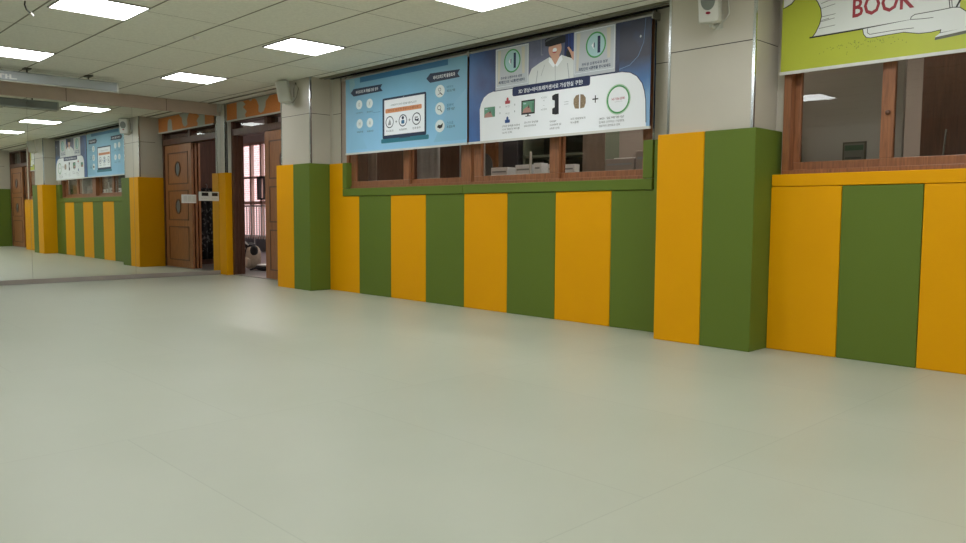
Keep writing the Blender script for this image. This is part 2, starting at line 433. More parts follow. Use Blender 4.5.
# smoke detector, dangling cable
mb = MB(); mb.tube([(4.14, -2.09, H-.001), (4.14, -2.09, H-.018), (4.14, -2.09, H-.03)], [.03, .028, .018], mat('bright_white_plastic', (244, 244, 240), .4), 20)
tag(mb.build('smoke_detector'), 'small round white detector on a ceiling grid bar', 'smoke detector')
t = thing('ceiling_cable', (4.36, -3.54, H), 'loose dark cable with white plug dangling from the ceiling at the top left', 'cable')
mb = MB(); mb.tube([(4.36, -3.54, H-.001), (4.365, -3.545, H-.03), (4.35, -3.53, H-.06), (4.33, -3.50, H-.075)], .006, M_dark, 8); part('cord', mb, t)
mb = MB(); mb.tube([(4.33, -3.50, H-.075), (4.31, -3.475, H-.09)], .010, M_wht, 10); part('plug', mb, t)

# ------------------------------------------------------------------ projection screen case hung before the mirror
M_case = mat('grey_case_paint', (164, 170, 172), .35, spec=.5)
t = thing('projection_screen_case', (1.19, -3.5, 2.38), 'long pale grey projection screen case hung from the ceiling before the mirror', 'screen case')
pr = [(1.150, 2.392), (1.163, 2.383), (1.225, 2.383), (1.238, 2.392), (1.238, 2.483), (1.225, 2.495), (1.163, 2.495), (1.150, 2.483)]
mb = MB(); mb.prism(pr, -5.6, -1.80, 'y', M_case); part('case', mb, t, bevel=.003)
mb = MB(); mb.prism([(p[0]*1.0+(p[0]-1.194)*.06, p[1]+(p[1]-2.439)*.06) for p in pr], -1.80, -1.782, 'y', M_wht2); part('end_cap', mb, t, 'paler plastic end cap')
mb = MB(); mb.tube([(1.244, -5.5, 2.376), (1.244, -1.79, 2.376)], .006, M_wht2, 8); part('bottom_rail', mb, t)
M_brk = mat('dark_bracket', (84, 82, 72), .5)
for yb in (-2.11, -2.76, -3.41, -4.7, -5.4):
    mb = MB(); mb.box(1.14, 1.26, yb-.035, yb+.035, H-.014, H-.001, M_brk)
    mb.tube([(1.20, yb, H-.012), (1.20, yb, 2.495)], .009, M_brk, 8)
    part('hanging_bracket', mb, t)
mb = MB()
for k, (a, b, z0, z1) in enumerate([(-3.04, -3.02, .0, .048), (-3.02, -2.99, .038, .048), (-2.985, -2.965, 0, .048), (-2.965, -2.945, .02, .028), (-2.945, -2.925, 0, .048), (-2.925, -2.87, 0, .010), (-3.09, -3.07, 0, .048), (-3.07, -3.05, 0, .01)]):
    mb.box(1.2375, 1.2392, a, b, 2.402+z0, 2.402+z1, M_wht)
part('lettering', mb, t, 'white lettering')

# ------------------------------------------------------------------ wall speakers
def speaker(cx, yw, cz, label, rz):
    t = thing('wall_speaker', (cx, yw, cz), label, 'speaker', 'white speakers on the pillars')
    R = Matrix.Translation((cx, yw-.115, cz)) @ Matrix.Rotation(rz, 4, 'Z') @ Matrix.Rotation(math.radians(10), 4, 'X')
    def tr(mb): mb.v = [tuple(R @ Vector(p)) for p in mb.v]; return mb
    mb = MB(); mb.prism([(-.075, -.07), (.075, -.07), (.058, .065), (-.058, .065)], -.125, .13, 'z', M_wht2); part('housing', tr(mb), t, bevel=.016, seg=4)
    mb = MB(); mb.prism(rrect(-.066, .066, -.115, .12, .02), -.078, -.069, 'y', M_wht); b = part('front_grille', tr(mb), t, bevel=.003)
    mb = MB(); mb.prism(ell(0, .02, .048, .060), -.081, -.0775, 'y', mat('speaker_cone_grey', (128, 134, 128), .7, bump=.6, bscale=400)); part('cone', tr(mb), b, 'grey round cone')
    mb = MB(); mb.prism(ell(0, -.058, .016, .009), -.0835, -.078, 'y', mat('red_badge', (150, 40, 62), .4)); part('badge', tr(mb), b, 'small red oval badge')
    mb = MB()
    mb.tube([(cx, yw+.0, cz-.10), (cx, yw-.06, cz-.145), (cx, yw-.12, cz-.14)], .012, M_wht2, 8); mb.box(cx-.03, cx+.03, yw-.006, yw, cz-.15, cz-.05, M_wht2)
    part('bracket', mb, t)
    return t
t = speaker(8.375, -D+T, 2.375, 'white wall speaker with grey cone high on the wide middle pillar', math.radians(14))
mb = MB(); mb.tube([(8.36, -D+T-.01, 2.30), (8.43, -D+T-.03, 2.27), (8.46, -D+T-.02, 2.32), (8.44, -D+T-.006, 2.42), (8.43, -D+T-.004, H)], .005, M_wht2, 8); part('cable', mb, t)
t = speaker(2.66, -D+T, 2.395, 'white wall speaker with looped cable on the left pillar above the doorway side', math.radians(-48))
mb = MB(); mb.tube([(2.62, -D+T-.02, 2.28), (2.70, -D+T-.03, 2.27), (2.77, -D+T-.02, 2.33), (2.80, -D+T-.01, 2.43), (2.74, -D+T-.01, 2.51), (2.69, -D+T-.01, 2.44), (2.69, -D+T-.01, 2.34)], .006, mat('grey_cable', (150, 146, 134), .5), 8); part('cable', mb, t)

# ------------------------------------------------------------------ windows
def winframe(name, x0, x1, z0, z1, mull, m=M_wood):
    mb = MB(); y0, y1 = .045, .17
    mb.box(x0, x1, y0, y1, z0, z0+.03, m); mb.box(x0, x1, y0, y1, z1-.04, z1, m)
    mb.box(x0, x0+.05, y0, y1, z0+.03, z1-.04, m); mb.box(x1-.05, x1, y0, y1, z0+.03, z1-.04, m)
    for a, b in mull: mb.box(a, b, y0, y1, z0+.03, z1-.04, m)
    return struct(name, mb, .003)
def sash(fr, x0, x1, z0, z1, y, ws=.09, knob=None):
    mb = MB(); m = M_wood; t = .034
    mb.box(x0, x1, y, y+t, z0, z0+.07, m); mb.box(x0, x1, y, y+t, z1-.07, z1, m)
    mb.box(x0, x0+ws, y, y+t, z0+.07, z1-.07, m); mb.box(x1-ws, x1, y, y+t, z0+.07, z1-.07, m)
    s = part('window_sash', mb, fr, bevel=.004)
    mb = MB(); mb.poly([(x0+ws-.005, y+t*.5, z0+.065), (x1-ws+.005, y+t*.5, z0+.065), (x1-ws+.005, y+t*.5, z1-.065), (x0+ws-.005, y+t*.5, z1-.065)], M_glass)
    part('pane', mb, s)
    if knob:
        mb = MB(); mb.ellipsoid((knob[0], y-.012, knob[1]), (.016, .014, .016), M_woodd); part('knob', mb, s)
w1 = winframe('window_1', 3.395, 7.66, 1.222, 2.50, [(5.43, 5.56)])
sash(w1, 3.46, 4.56, 1.235, 2.45, .062, .10); sash(w1, 4.45, 5.44, 1.235, 2.45, .11, .10)
sash(w1, 5.58, 6.68, 1.235, 2.45, .062, .11); sash(w1, 6.60, 7.62, 1.235, 2.45, .11, .09)
w2 = winframe('window_2', 8.73, DB0-.10, 1.220, 2.50, [])
sash(w2, 8.775, 9.42, 1.235, 2.45, .11, .05); sash(w2, 9.365, 10.27, 1.235, 2.45, .062, .08, knob=(9.41, 1.59))
# upper hidden part of the windows behind the sheets stays glazed; blinds hang before it

# ------------------------------------------------------------------ posters (roller banners)
def roller(label, group, x0, x1, z0, z1, y, mbase, draw):
    t = thing('roller_banner', ((x0+x1)/2, y, z0), label, 'banner', group)
    mb = MB(); mb.box(x0, x1, y, y+.0015, z0, z1, mbase)
    sh = part('sheet', mb, t)
    P = Print(y); draw(P); part('printed_artwork', P.mb, sh)
    mb = MB(); mb.box(x0-.005, x1+.005, y-.006, y+.008, z0-.018, z0+.002, M_wht); part('bottom_bar', mb, t, 'white bottom bar')
    mb = MB(); mb.tube([(x0, y+.022, z1+.012), (x1, y+.022, z1+.012)], .02, M_alu2, 14); part('roller_tube', mb, t)
    for xx in (x0-.012, x1):
        mb = MB(); mb.box(xx, xx+.012, y-.004, YW, z1-.02, z1+.036, M_alu2); part('end_bracket', mb, t)
    return t
def grad_print(name, stops, axis='X', blob=None):
    m = bpy.data.materials.new(name); m.use_nodes = True; nt = m.node_tree; b = nt.nodes['Principled BSDF']; b.inputs['Roughness'].default_value = .45
    tc = nt.nodes.new('ShaderNodeTexCoord'); sp = nt.nodes.new('ShaderNodeSeparateXYZ'); nt.links.new(tc.outputs['Object'], sp.inputs[0])
    lo, hi = stops[0][0], stops[-1][0]
    mr = nt.nodes.new('ShaderNodeMapRange'); mr.inputs[1].default_value = lo; mr.inputs[2].default_value = hi
    nt.links.new(sp.outputs[axis], mr.inputs[0])
    n = nt.nodes.new('ShaderNodeTexNoise'); n.inputs['Scale'].default_value = 3.5; n.inputs['Detail'].default_value = 3; nt.links.new(tc.outputs['Object'], n.inputs['Vector'])
    ad = nt.nodes.new('ShaderNodeMath'); ad.operation = 'MULTIPLY_ADD'; ad.inputs[1].default_value = .25; ad.inputs[2].default_value = -.12
    nt.links.new(n.outputs['Fac'], ad.inputs[0])
    a2 = nt.nodes.new('ShaderNodeMath'); nt.links.new(mr.outputs[0], a2.inputs[0]); nt.links.new(ad.outputs[0], a2.inputs[1])
    r = nt.nodes.new('ShaderNodeValToRGB'); nt.links.new(a2.outputs[0], r.inputs['Fac'])
    els = r.color_ramp.elements
    while len(els) < len(stops): els.new(.5)
    for e_, (p, c) in zip(els, stops): e_.position = (p-lo)/(hi-lo); e_.color = lin(c) + (1,)
    nt.links.new(r.outputs['Color'], b.inputs['Base Color'])
    return m
M_sky = grad_print('sky_blue_print', [(1.60, (148, 202, 236)), (2.1, (126, 184, 216)), (2.5, (110, 164, 190))], 'Z')
M_sky2 = mat('mid_blue_print', (44, 108, 150), .5); M_teal = mat('teal_print', (36, 116, 134), .5); M_cream = mat('cream_print', (226, 236, 236), .5)
M_orp = mat('orange_print', (214, 142, 96), .5); M_ind = mat('ink_navy_print', (18, 40, 70), .5); M_gry = mat('grey_print', (150, 156, 160), .5)
def banner_blue(P):
    P.poly([(3.60, 2.46), (3.62, 2.30), (3.72, 2.39), (3.70, 2.46)], mat('pale_teal_print', (132, 176, 190), .5))
    P.rect(3.815, 5.32, 2.408, 2.466, M_sky2)
    P.poly([(3.60, 1.66), (3.95, 1.66), (3.72, 1.98), (3.62, 1.80)], mat('light_blue_facet', (142, 196, 228), .5))
    P.poly([(5.10, 1.66), (5.585, 1.66), (5.585, 2.15), (5.30, 1.95)], mat('light_blue_facet_right', (136, 190, 220), .5))
    P.poly([(3.631, 2.308), (3.69, 2.349), (4.235, 2.345), (4.20, 2.308), (4.243, 2.270), (3.69, 2.265)], M_ind)
    P.text('바이오피드백 재활을 얻은 원리', 3.945, 2.306, .42, .036, M_paper, .012)
    P.poly([(4.985, 2.312), (5.046, 2.358), (5.497, 2.345), (5.462, 2.308), (5.497, 2.270), (5.046, 2.264)], M_ind)
    P.text('바이오피드백 활용효과', 5.26, 2.309, .33, .038, M_paper, .012)
    for i, (x, z) in enumerate(((3.797, 2.163), (3.998, 2.158), (3.805, 1.948), (4.003, 1.945))):
        P.ell(x, z, .060, .052, M_cream); P.text(['◎', '⊕', '※', '♁'][i] if False else 'OXHA'[i], x, z, .03, .045, M_gry)
        P.text(['시각자극', '운동피드', '자율신경', '집중훈련'][i], x+.005, z-.092, .12, .02, M_txt)
    P.line([(4.06, 2.05), (4.20, 2.05)], .003, M_sky2)
    P.poly(rrect(4.238, 4.985, 1.745, 2.184, .02), M_ind)
    P.rect(4.27, 4.957, 1.782, 2.162, M_paper)
    P.poly(rrect(4.212, 5.026, 1.700, 1.746, .015), M_teal); P.rect(4.53, 4.72, 1.738, 1.744, M_ind)
    P.ell(4.61, 2.173, .010, .005, M_gry)
    P.text('스마트하게 건강한 마음을 만들어 갑니다', 4.607, 2.100, .44, .022, M_txt)
    P.poly(rrect(4.292, 4.912, 2.020, 2.066, .012), M_orp)
    P.text('바이오 피드백 훈련시스템으로', 4.60, 2.044, .52, .026, mat('dark_orange_print', (150, 84, 52), .5), .01)
    for i, x in enumerate((4.366, 4.598, 4.827)):
        P.ring(x, 1.922, .071, .064, .010, M_ind); P.text(['두뇌훈련', '호흡훈련', '집중훈련'][i], x, 1.828, .13, .020, M_txt)
    P.poly([(4.335, 1.890), (4.395, 1.890), (4.385, 1.93), (4.37, 1.955), (4.35, 1.92)], M_gry)
    P.ell(4.598, 1.950, .020, .018, M_ind); P.poly(rrect(4.572, 4.624, 1.888, 1.926, .008), M_sky2)
    P.poly([(4.80, 1.905), (4.86, 1.895), (4.865, 1.925), (4.83, 1.915), (4.80, 1.93)], M_ind); P.rect(4.80, 4.85, 1.93, 1.945, M_gry)
    for x in (4.483, 4.711): P.rect(x-.015, x+.015, 1.916, 1.922, M_txt); P.rect(x-.003, x+.003, 1.904, 1.934, M_txt)
    for i, z in enumerate((2.164, 1.991, 1.817)):
        P.ell(5.200, z, .072, .062, M_cream)
    P.ring(5.195, 2.180, .022, .018, .005, M_txt); P.line([(5.20, 2.15), (5.235, 2.125)], .01, M_txt); P.line([(5.17, 2.13), (5.20, 2.14)], .005, M_txt)
    P.ring(5.190, 2.000, .028, .024, .006, M_txt); P.line([(5.205, 1.98), (5.232, 1.955)], .009, M_txt)
    P.poly([(5.155, 1.808), (5.18, 1.832), (5.21, 1.825), (5.25, 1.845), (5.235, 1.80), (5.20, 1.79)], M_dark)
    for i, (z, a, b) in enumerate(((2.192, '바이오', '피드백'), (2.013, '집중력', '향상'), (1.838, '스스로', '조절능력'))):
        P.text(a, 5.355, z, .10, .026, M_sky2); P.text(b, 5.365, z-.038, .12, .026, M_ind)
roller('light blue roller banner with a laptop drawing over the left window', 'printed roller banners over the windows', 3.53, 5.60, 1.625, 2.468, -.05, M_sky, banner_blue)

M_navg = grad_print('blue_glow_print', [(5.63, (58, 104, 168)), (6.0, (52, 62, 104)), (6.6, (90, 100, 128)), (7.3, (22, 32, 62)), (7.55, (24, 44, 84)), (7.72, (52, 96, 150))], 'X')
M_fadeb = grad_print('blue_to_pale_print', [(1.62, (150, 192, 224)), (1.85, (120, 164, 206)), (2.0, (60, 112, 172)), (2.2, (14, 24, 52))], 'Z')
M_ringg = mat('green_ring_print', (70, 152, 86), .5); M_mint = mat('mint_print', (168, 206, 208), .5); M_post = mat('glossy_notice_print', (186, 192, 198), .3)
M_skin = mat('skin_print', (206, 160, 138), .5); M_shirt = mat('shirt_print', (214, 218, 216), .5); M_shirt2 = mat('shirt_fold_print', (148, 154, 158), .5); M_dk = mat('black_print', (26, 28, 34), .5)
M_pg = mat('meadow_print', (96, 150, 122), .5); M_brain = mat('brain_print', (142, 122, 96), .5, noise=.35, nscale=90); M_red = mat('red_print', (176, 62, 72), .5)
M_haze = mat('hazy_blue_print', (104, 108, 132), .5, noise=.3, nscale=6)
def banner_navy(P):
    P.rect(7.40, 7.698, 1.625, 2.467, M_fadeb)
    P.line([(7.40, 2.10), (7.50, 2.12), (7.58, 2.18), (7.63, 2.28), (7.645, 2.46)], .004, mat('arc_line_print', (96, 132, 176), .5)); P.ell(7.60, 2.33, .008, .01, M_paper)
    P.rect(6.41, 6.93, 2.08, 2.466, M_haze)
    P.poly([(6.83, 2.466), (6.934, 2.466), (6.939, 2.19), (6.82, 2.24)], mat('deep_blue_print', (26, 40, 92), .5))
    for xx in (6.87, 6.895, 6.915): P.line([(xx, 2.462), (xx+.004, 2.28)], .006, mat('blue_streak_print', (50, 84, 168), .5))
    P.poly([(6.845, 2.32), (6.895, 2.36), (6.91, 2.21), (6.84, 2.24)], M_dk)
    P.line([(6.555, 2.47), (6.56, 2.33), (6.58, 2.33)], .004, M_gry)
    # man in a shirt wearing a headset
    P.poly([(6.40, 2.085), (6.412, 2.17), (6.448, 2.228), (6.544, 2.266), (6.655, 2.300), (6.72, 2.255), (6.79, 2.300), (6.935, 2.245), (6.948, 2.085)], M_shirt)
    P.poly([(6.68, 2.335), (6.765, 2.335), (6.77, 2.27), (6.72, 2.225), (6.672, 2.27)], M_skin)
    P.poly([(6.655, 2.30), (6.678, 2.285), (6.722, 2.222), (6.700, 2.205), (6.645, 2.26)], M_paper); P.poly([(6.79, 2.30), (6.768, 2.285), (6.722, 2.222), (6.745, 2.205), (6.805, 2.26)], M_paper)
    P.line([(6.722, 2.22), (6.725, 2.09)], .004, M_shirt2); P.line([(6.52, 2.20), (6.50, 2.09)], .006, M_shirt2); P.line([(6.86, 2.22), (6.88, 2.09)], .006, M_shirt2); P.line([(6.60, 2.24), (6.56, 2.15)], .004, M_shirt2)
    P.poly(ell(6.718, 2.362, .074, .078), M_skin)
    P.poly([(6.60, 2.455), (6.635, 2.467), (6.78, 2.467), (6.835, 2.460), (6.835, 2.40), (6.66, 2.388), (6.605, 2.40)], M_dk)
    P.poly([(6.60, 2.430), (6.615, 2.450), (6.70, 2.465), (6.80, 2.465), (6.79, 2.462), (6.66, 2.445)], mat('slate_print', (78, 84, 88), .5))
    P.ell(6.715, 2.352, .024, .018, M_paper); P.ell(6.713, 2.332, .024, .006, M_red)
    P.poly([(6.855, 2.354), (6.872, 2.358), (6.915, 2.31), (6.945, 2.31), (6.945, 2.22), (6.91, 2.25), (6.89, 2.30)], M_skin)
    # left and right notices
    for (x0, x1, z0, z1, cx, cz) in ((5.992, 6.411, 2.08, 2.458, 6.206, 2.329), (6.928, 7.36, 2.088, 2.468, 7.161, 2.33)):
        P.rect(x0, x1, z0, z1, M_post); P.line([(x0+.012, z0+.03), (x1-.012, z0+.03), (x1-.012, z1-.008), (x0+.012, z1-.008)], .003, M_paper, True)
        P.poly([(x0+.03, z1-.02), (x0+.07, z1-.02), (x0+.05, z0+.05), (x0+.03, z0+.05)], mat('warm_sheen_print', (202, 198, 184), .4))
        P.poly([(x1-.09, z1-.02), (x1-.05, z1-.02), (x1-.05, z0+.12), (x1-.08, z0+.12)], mat('warm_sheen_print', (202, 198, 184), .4))
        P.ell(cx, cz, .104, .106, M_ringg); P.ell(cx, cz, .090, .093, M_mint)
        P.rect(cx+.018, cx+.046, cz-.068, cz+.068, M_navy); P.poly([(cx-.045, cz), (cx-.02, cz+.028), (cx-.02, cz-.035)], M_paper); P.rect(cx-.022, cx-.012, cz-.02, cz+.02, M_navy)
        P.text('전두엽 신경자극과 성장', cx-.01, 2.185, .27, .024, M_navy, .02)
        P.text('최첨단의 뇌훈련을 만나보세요' if cx > 6.5 else '최첨단의 뇌훈련센터', cx-.01, 2.148, .33, .028, M_navy, .025)
    # white panel with blue outline
    pan = [(5.79, 1.62), (5.783, 1.93), (5.80, 1.98), (5.84, 2.035), (5.90, 2.065), (5.971, 2.078), (6.664, 2.083), (7.43, 2.078), (7.51, 2.062), (7.573, 2.027), (7.625, 1.965), (7.648, 1.90), (7.661, 1.83), (7.667, 1.62)]
    P.poly(pan, M_paper); P.line(pan[5:-1]+[(7.667, 1.66)], .007, M_navy)
    P.poly(rrect(6.213, 7.108, 2.006, 2.090, .02), M_navy)
    P.text('3D 영상+아이트래커센서로 가상현실 구현!', 6.66, 2.044, .74, .040, M_paper, .012)
    def scene_pic(x0, x1, z0, z1):
        w_, h_ = x1-x0, z1-z0
        P.rect(x0, x1, z0, z1, M_pg); P.poly([(x0, z0), (x0+.8*w_, z0), (x0+.62*w_, z0+.5*h_), (x0+.45*w_, z0+.55*h_), (x0+.1*w_, z0+.35*h_)], mat('pinkish_print', (176, 132, 122), .5))
        P.poly([(x0+.45*w_, z0+.4*h_), (x0+.62*w_, z0+.4*h_), (x0+.56*w_, z0+.75*h_)], mat('figure_print', (92, 78, 72), .5)); P.ell(x0+.2*w_, z0+.82*h_, .14*w_, .06*h_, M_mint); P.rect(x0+.88*w_, x0+.96*w_, z0+.1*h_, z0+.8*h_, mat('fern_print', (62, 112, 88), .5))
    scene_pic(5.844, 5.989, 1.844, 1.938)
    for (x, z, m_, tx) in ((6.152, 1.968, M_red, '좌안'), (6.152, 1.795, mat('blue_icon_print', (52, 84, 142), .5), '우안')):
        P.poly(rrect(x-.032, x+.032, z-.022, z+.008, .008), m_); P.ell(x, z+.018, .014, .018, m_); P.text(tx, x, z-.045 if z > 1.9 else z+.063, .055, .018, M_gry)
    for x, z in ((6.055, 1.925), (6.055, 1.87), (6.245, 1.93), (6.245, 1.87)): P.rect(x-.004, x+.004, z-.008, z+.008, M_gry)
    P.rect(6.328, 6.492, 1.830, 1.956, M_dk); scene_pic(6.342, 6.480, 1.845, 1.944); P.rect(6.402, 6.418, 1.815, 1.832, M_dk); P.rect(6.378, 6.442, 1.810, 1.817, M_dk)
    for z, t_ in ((1.958, '좌안영상'), (1.932, '+'), (1.890, '—'), (1.855, '우안영상')): P.text(t_, 6.600, z, .07 if len(t_) > 1 else .014, .016 if t_ != '—' else .003, M_gry)
    P.poly([(6.694, 1.962), (6.728, 1.975), (6.768, 1.975), (6.772, 1.80), (6.732, 1.798), (6.697, 1.806), (6.697, 1.852), (6.725, 1.862), (6.725, 1.918), (6.695, 1.93)], M_dk)
    P.rect(6.83, 6.88, 1.895, 1.898, M_gry); P.rect(6.83, 6.88, 1.875, 1.878, M_gry)
    for s in (-1, 1):
        P.poly([(7.001+s*.007, 1.825), (7.001+s*.05, 1.83), (7.001+s*.066, 1.87), (7.001+s*.064, 1.91), (7.001+s*.04, 1.938), (7.001+s*.007, 1.943)], M_brain)
    P.rect(7.137, 7.197, 1.883, 1.893, M_dk); P.rect(7.162, 7.172, 1.858, 1.918, M_dk)
    P.ring(7.398, 1.862, .120, .121, .007, mat('pale_green_halo', (176, 206, 178), .5)); P.ring(7.398, 1.862, .112, .113, .013, M_ringg)
    P.text('뇌기능강화', 7.398, 1.868, .13, .022, mat('crimson_text_print', (176, 74, 92), .5), .01); P.text('뉴로피드백', 7.398, 1.844, .07, .008, M_gry)
    caps = [(6.20, 1.745, .22, ['3차원 입체를 보면서', '시각 영상의 차이를', '뇌가 인지']), (6.45, 1.757, .17, ['모니터 영상을', '3D로 인지하도록']), (6.735, 1.742, .13, ['아이트래커', '시선추적 및', '3차원 인지']),
            (6.985, 1.745, .16, ['시각 영상정보의', '두뇌훈련']), (7.335, 1.722, .25, ['3D 입체영상', '입체로 인지하는 가상현실', '집중력의 훈련효과 강화'])]
    for (x, z, w_, ls) in caps:
        for k, s_ in enumerate(ls):
            ww = w_*(1 if k != len(ls)-1 else .85) if len(s_) > 5 else w_*.55
            P.text(s_, x-w_/2+ww/2, z-(.030 if z > 1.7 else .023)*k, ww, .018 if z > 1.7 else .016, M_txt)
roller('navy roller banner with a man in a headset and a white diagram panel', 'printed roller banners over the windows', 5.63, 7.700, 1.625, 2.468, -.05, M_navg, banner_navy)

M_lime = mat('lime_print', (182, 190, 58), .5, noise=.06, nscale=2)
M_wbook = mat('offwhite_print', (226, 230, 226), .5); M_ln = mat('black_line_print', (34, 38, 34), .5); M_bred = mat('book_red_print', (160, 46, 56), .5)
M_pgln = mat('page_line_print', (120, 122, 118), .5)
def banner_book(P):
    P.poly([(8.728, 2.345), (8.783, 2.366), (8.815, 2.40), (8.83, 2.46), (8.728, 2.47)], M_wbook); P.line([(8.728, 2.345), (8.783, 2.366), (8.815, 2.40), (8.83, 2.46)], .006, M_ln)
    book = [(8.934, 2.124), (8.955, 2.15), (8.979, 2.20), (8.990, 2.25), (8.983, 2.30), (8.962, 2.345), (8.945, 2.37), (8.935, 2.50), (9.80, 2.50), (9.80, 2.16), (9.54, 2.132)]
    P.poly(book, M_wbook); P.line(book[:8], .006, M_ln)
    for (a, z0, b, z1) in ((8.985, 2.332, 9.06, 2.348), (8.99, 2.30, 9.075, 2.314), (8.99, 2.245, 9.08, 2.250), (8.985, 2.214, 9.075, 2.224), (8.975, 2.172, 9.08, 2.178), (8.99, 2.222, 9.04, 2.228)):
        P.line([(a, z0), (b, z1)], .0035, M_pgln)
    P.rect(8.90, 8.97, 2.372, 2.382, M_ln)
    P.line([(8.918, 2.121), (9.20, 2.124), (9.56, 2.131)], .010, M_ln)
    P.text('BOOK', 9.371, 2.265, .365, .125, M_bred, .02)
    hand = [(9.256, 2.122), (9.262, 2.09), (9.280, 2.066), (9.305, 2.060), (9.40, 2.063), (9.50, 2.064), (9.584, 2.043), (9.65, 2.040), (9.705, 2.046), (9.701, 2.027), (9.838, 2.034), (9.845, 2.09), (9.835, 2.13), (9.80, 2.160), (9.766, 2.166), (9.70, 2.163), (9.558, 2.161), (9.538, 2.15), (9.535, 2.134)]
    P.poly(hand, M_wbook); P.line(hand, .0045, M_ln)
    P.line([(9.285, 2.12), (9.285, 2.095), (9.30, 2.083), (9.45, 2.085), (9.555, 2.081)], .0035, M_ln)
    P.line([(9.540, 2.134), (9.60, 2.128), (9.66, 2.125)], .0035, M_ln)
    P.poly([(9.676, 1.993), (9.676, 2.008), (9.70, 2.026), (9.885, 2.041), (9.885, 2.014)], M_wbook); P.poly([(9.674, 1.989), (9.676, 2.006), (9.885, 2.025), (9.885, 2.006)], mat('grey_cuff_print', (98, 100, 84), .5))
    P.line([(9.742, 2.50), (9.738, 2.24), (9.748, 2.168)], .005, M_ln); P.line([(9.757, 2.50), (9.752, 2.24), (9.760, 2.168)], .004, M_ln)
    P.line([(9.80, 2.50), (9.812, 2.30), (9.80, 2.20), (9.782, 2.165)], .010, M_ln)
    P.poly([(9.806, 2.50), (9.806, 2.2), (9.80, 2.17), (9.86, 2.12), (9.88, 2.5)], M_lime)
    for k in range(70):
        x = random.gauss(9.20, .16); z = random.gauss(2.035, .022)
        if 8.75 < x < 9.64 and 1.96 < z < 2.058: P.mb.poly([(a, P.y-.0003, b) for a, b in ell(x, z, .0032, .0028, 8)], mat('olive_dot_print', (120, 138, 48), .5))
roller('lime green roller banner with BOOK drawing over the right window', 'printed roller banners over the windows', 8.722, 9.90, 1.915, 2.495, .0, M_lime, banner_book)
# front fascia above the banners; black sheet paints the shadow in the gap
m = MB()
m.box(3.10, C0, -.07, -.055, H-.022, H, M_alu2); m.box(3.10, C0, -.055, YW, H-.008, H, M_gap_shade)
struct('trim_5', m)

# ------------------------------------------------------------------ door bays
def sign_board(x0, x1, y, z0, z1, label, far=False):
    t = thing('orange_valance', ((x0+x1)/2, y, z0), label, 'valance')
    mb = MB(); mb.box(x0, x1, y, y+.004, z0, z1, M_org); sh = part('fabric', mb, t)
    P = Print(y)
    d = x0-.215
    def S(pts): P.poly([(a+d, b) for a, b in pts], M_shape)
    S([(1.76, z0+.002), (1.78, 2.42), (1.80, 2.47), (1.87, 2.485), (1.935, 2.46), (1.95, 2.40), (1.96, z0+.002)])
    S([(1.06, 2.535), (1.50, 2.535), (1.44, 2.49), (1.38, 2.46), (1.37, 2.39), (1.32, 2.33), (1.24, 2.31), (1.17, 2.34), (1.18, 2.42), (1.13, 2.49)])
    S([(.53, 2.285), (.53, 2.52), (.72, 2.52), (.80, 2.47), (.72, 2.44), (.78, 2.405), (.83, 2.37), (.78, 2.33), (.80, 2.29)])
    P.ell(.95+d, 2.52, .04, .018, M_shape)
    part('printed_shapes', P.mb, sh)
    mb = MB(); mb.box(x0, x1, y-.012, y+.006, z0-.02, z0, M_wht2); part('bottom_bar', mb, t, 'pale bottom bar')
    mb = MB(); mb.box(x0, x1, y-.012, y+.03, z1, H-.006, M_alu2); part('head_rail', mb, t)
def door_leaf(fr, x0, x1, y, z1=2.06, panels=True):
    mb = MB(); m = M_wooddoor
    mb.box(x0, x1, y, y+.036, .012, z1, m)
    d = part('door_leaf', mb, fr, bevel=.003)
    cx = (x0+x1)/2; a, b = x0+.13, x1-.13
    mb = MB()
    for (z0, zz) in ((.13, .70), (.80, 1.30), (1.40, 1.93)):
        for (q0, q1, r0, r1) in ((a, b, z0, z0+.018), (a, b, zz-.018, zz), (a, a+.018, z0, zz), (b-.018, b, z0, zz)): mb.box(q0, q1, y-.007, y+.001, r0, r1, M_woodd)
    part('moulding', mb, d)
    for cz in (1.03, 1.655):
        mb = MB(); n_ = 28; A = ell(cx, cz, .105, .125, n_); B = ell(cx, cz, .082, .102, n_)
        for i in range(n_):
            j = (i+1) % n_
            mb.mesh([(A[i][0], y, A[i][1]), (A[j][0], y, A[j][1]), (B[j][0], y, B[j][1]), (B[i][0], y, B[i][1]), (A[i][0], y-.012, A[i][1]), (A[j][0], y-.012, A[j][1]), (B[j][0], y-.012, B[j][1]), (B[i][0], y-.012, B[i][1])],
                    [(4, 5, 6, 7), (0, 1, 5, 4), (3, 7, 6, 2)], M_woodd)
        o_ = part('oval_rim', mb, d)
        mb = MB(); mb.prism(B, y-.004, y-.001, 'y', mat('frosted_oval_glass', (120, 122, 120), .15)); part('oval_glass', mb, o_)
    return d
def door_bay(name, x0, x1, xo, leafs, top=2.265):
    mb = MB(); m = M_woodd
    y0, y1 = .16, .33
    mb.box(x0, x0+.05, y0, y1, 0, top+.02, m); mb.box(x1-.05, x1, y0, y1, 0, top+.02, m)
    for k in range(3): mb.box(x0+.05, x0+.062, y0+.015+.055*k, y0+.045+.055*k, 0, 2.08, m)
    mb.box(x0, x1, y0, y1, 2.07, 2.165, m); mb.box(x0, x1, y0, y1, top, top+.035, m)
    mb.box(xo+.02, xo+.10, y0, y1, 2.165, top, m)
    fr = struct(name, mb, .002)
    for (a, b) in ((x0+.05, xo+.02), (xo+.10, x1-.05)):
        g_ = MB(); g_.poly([(a, .22, 2.165), (b, .22, 2.165), (b, .22, top), (a, .22, top)], M_glass); part('transom_pane', g_, fr)
    mb = MB(); mb.box(x0+.05, x1-.05, y0, y1, 0, .010, M_alu2); part('threshold', mb, fr)
    for (a, b, y) in leafs: door_leaf(fr, a, b, y)
    return fr
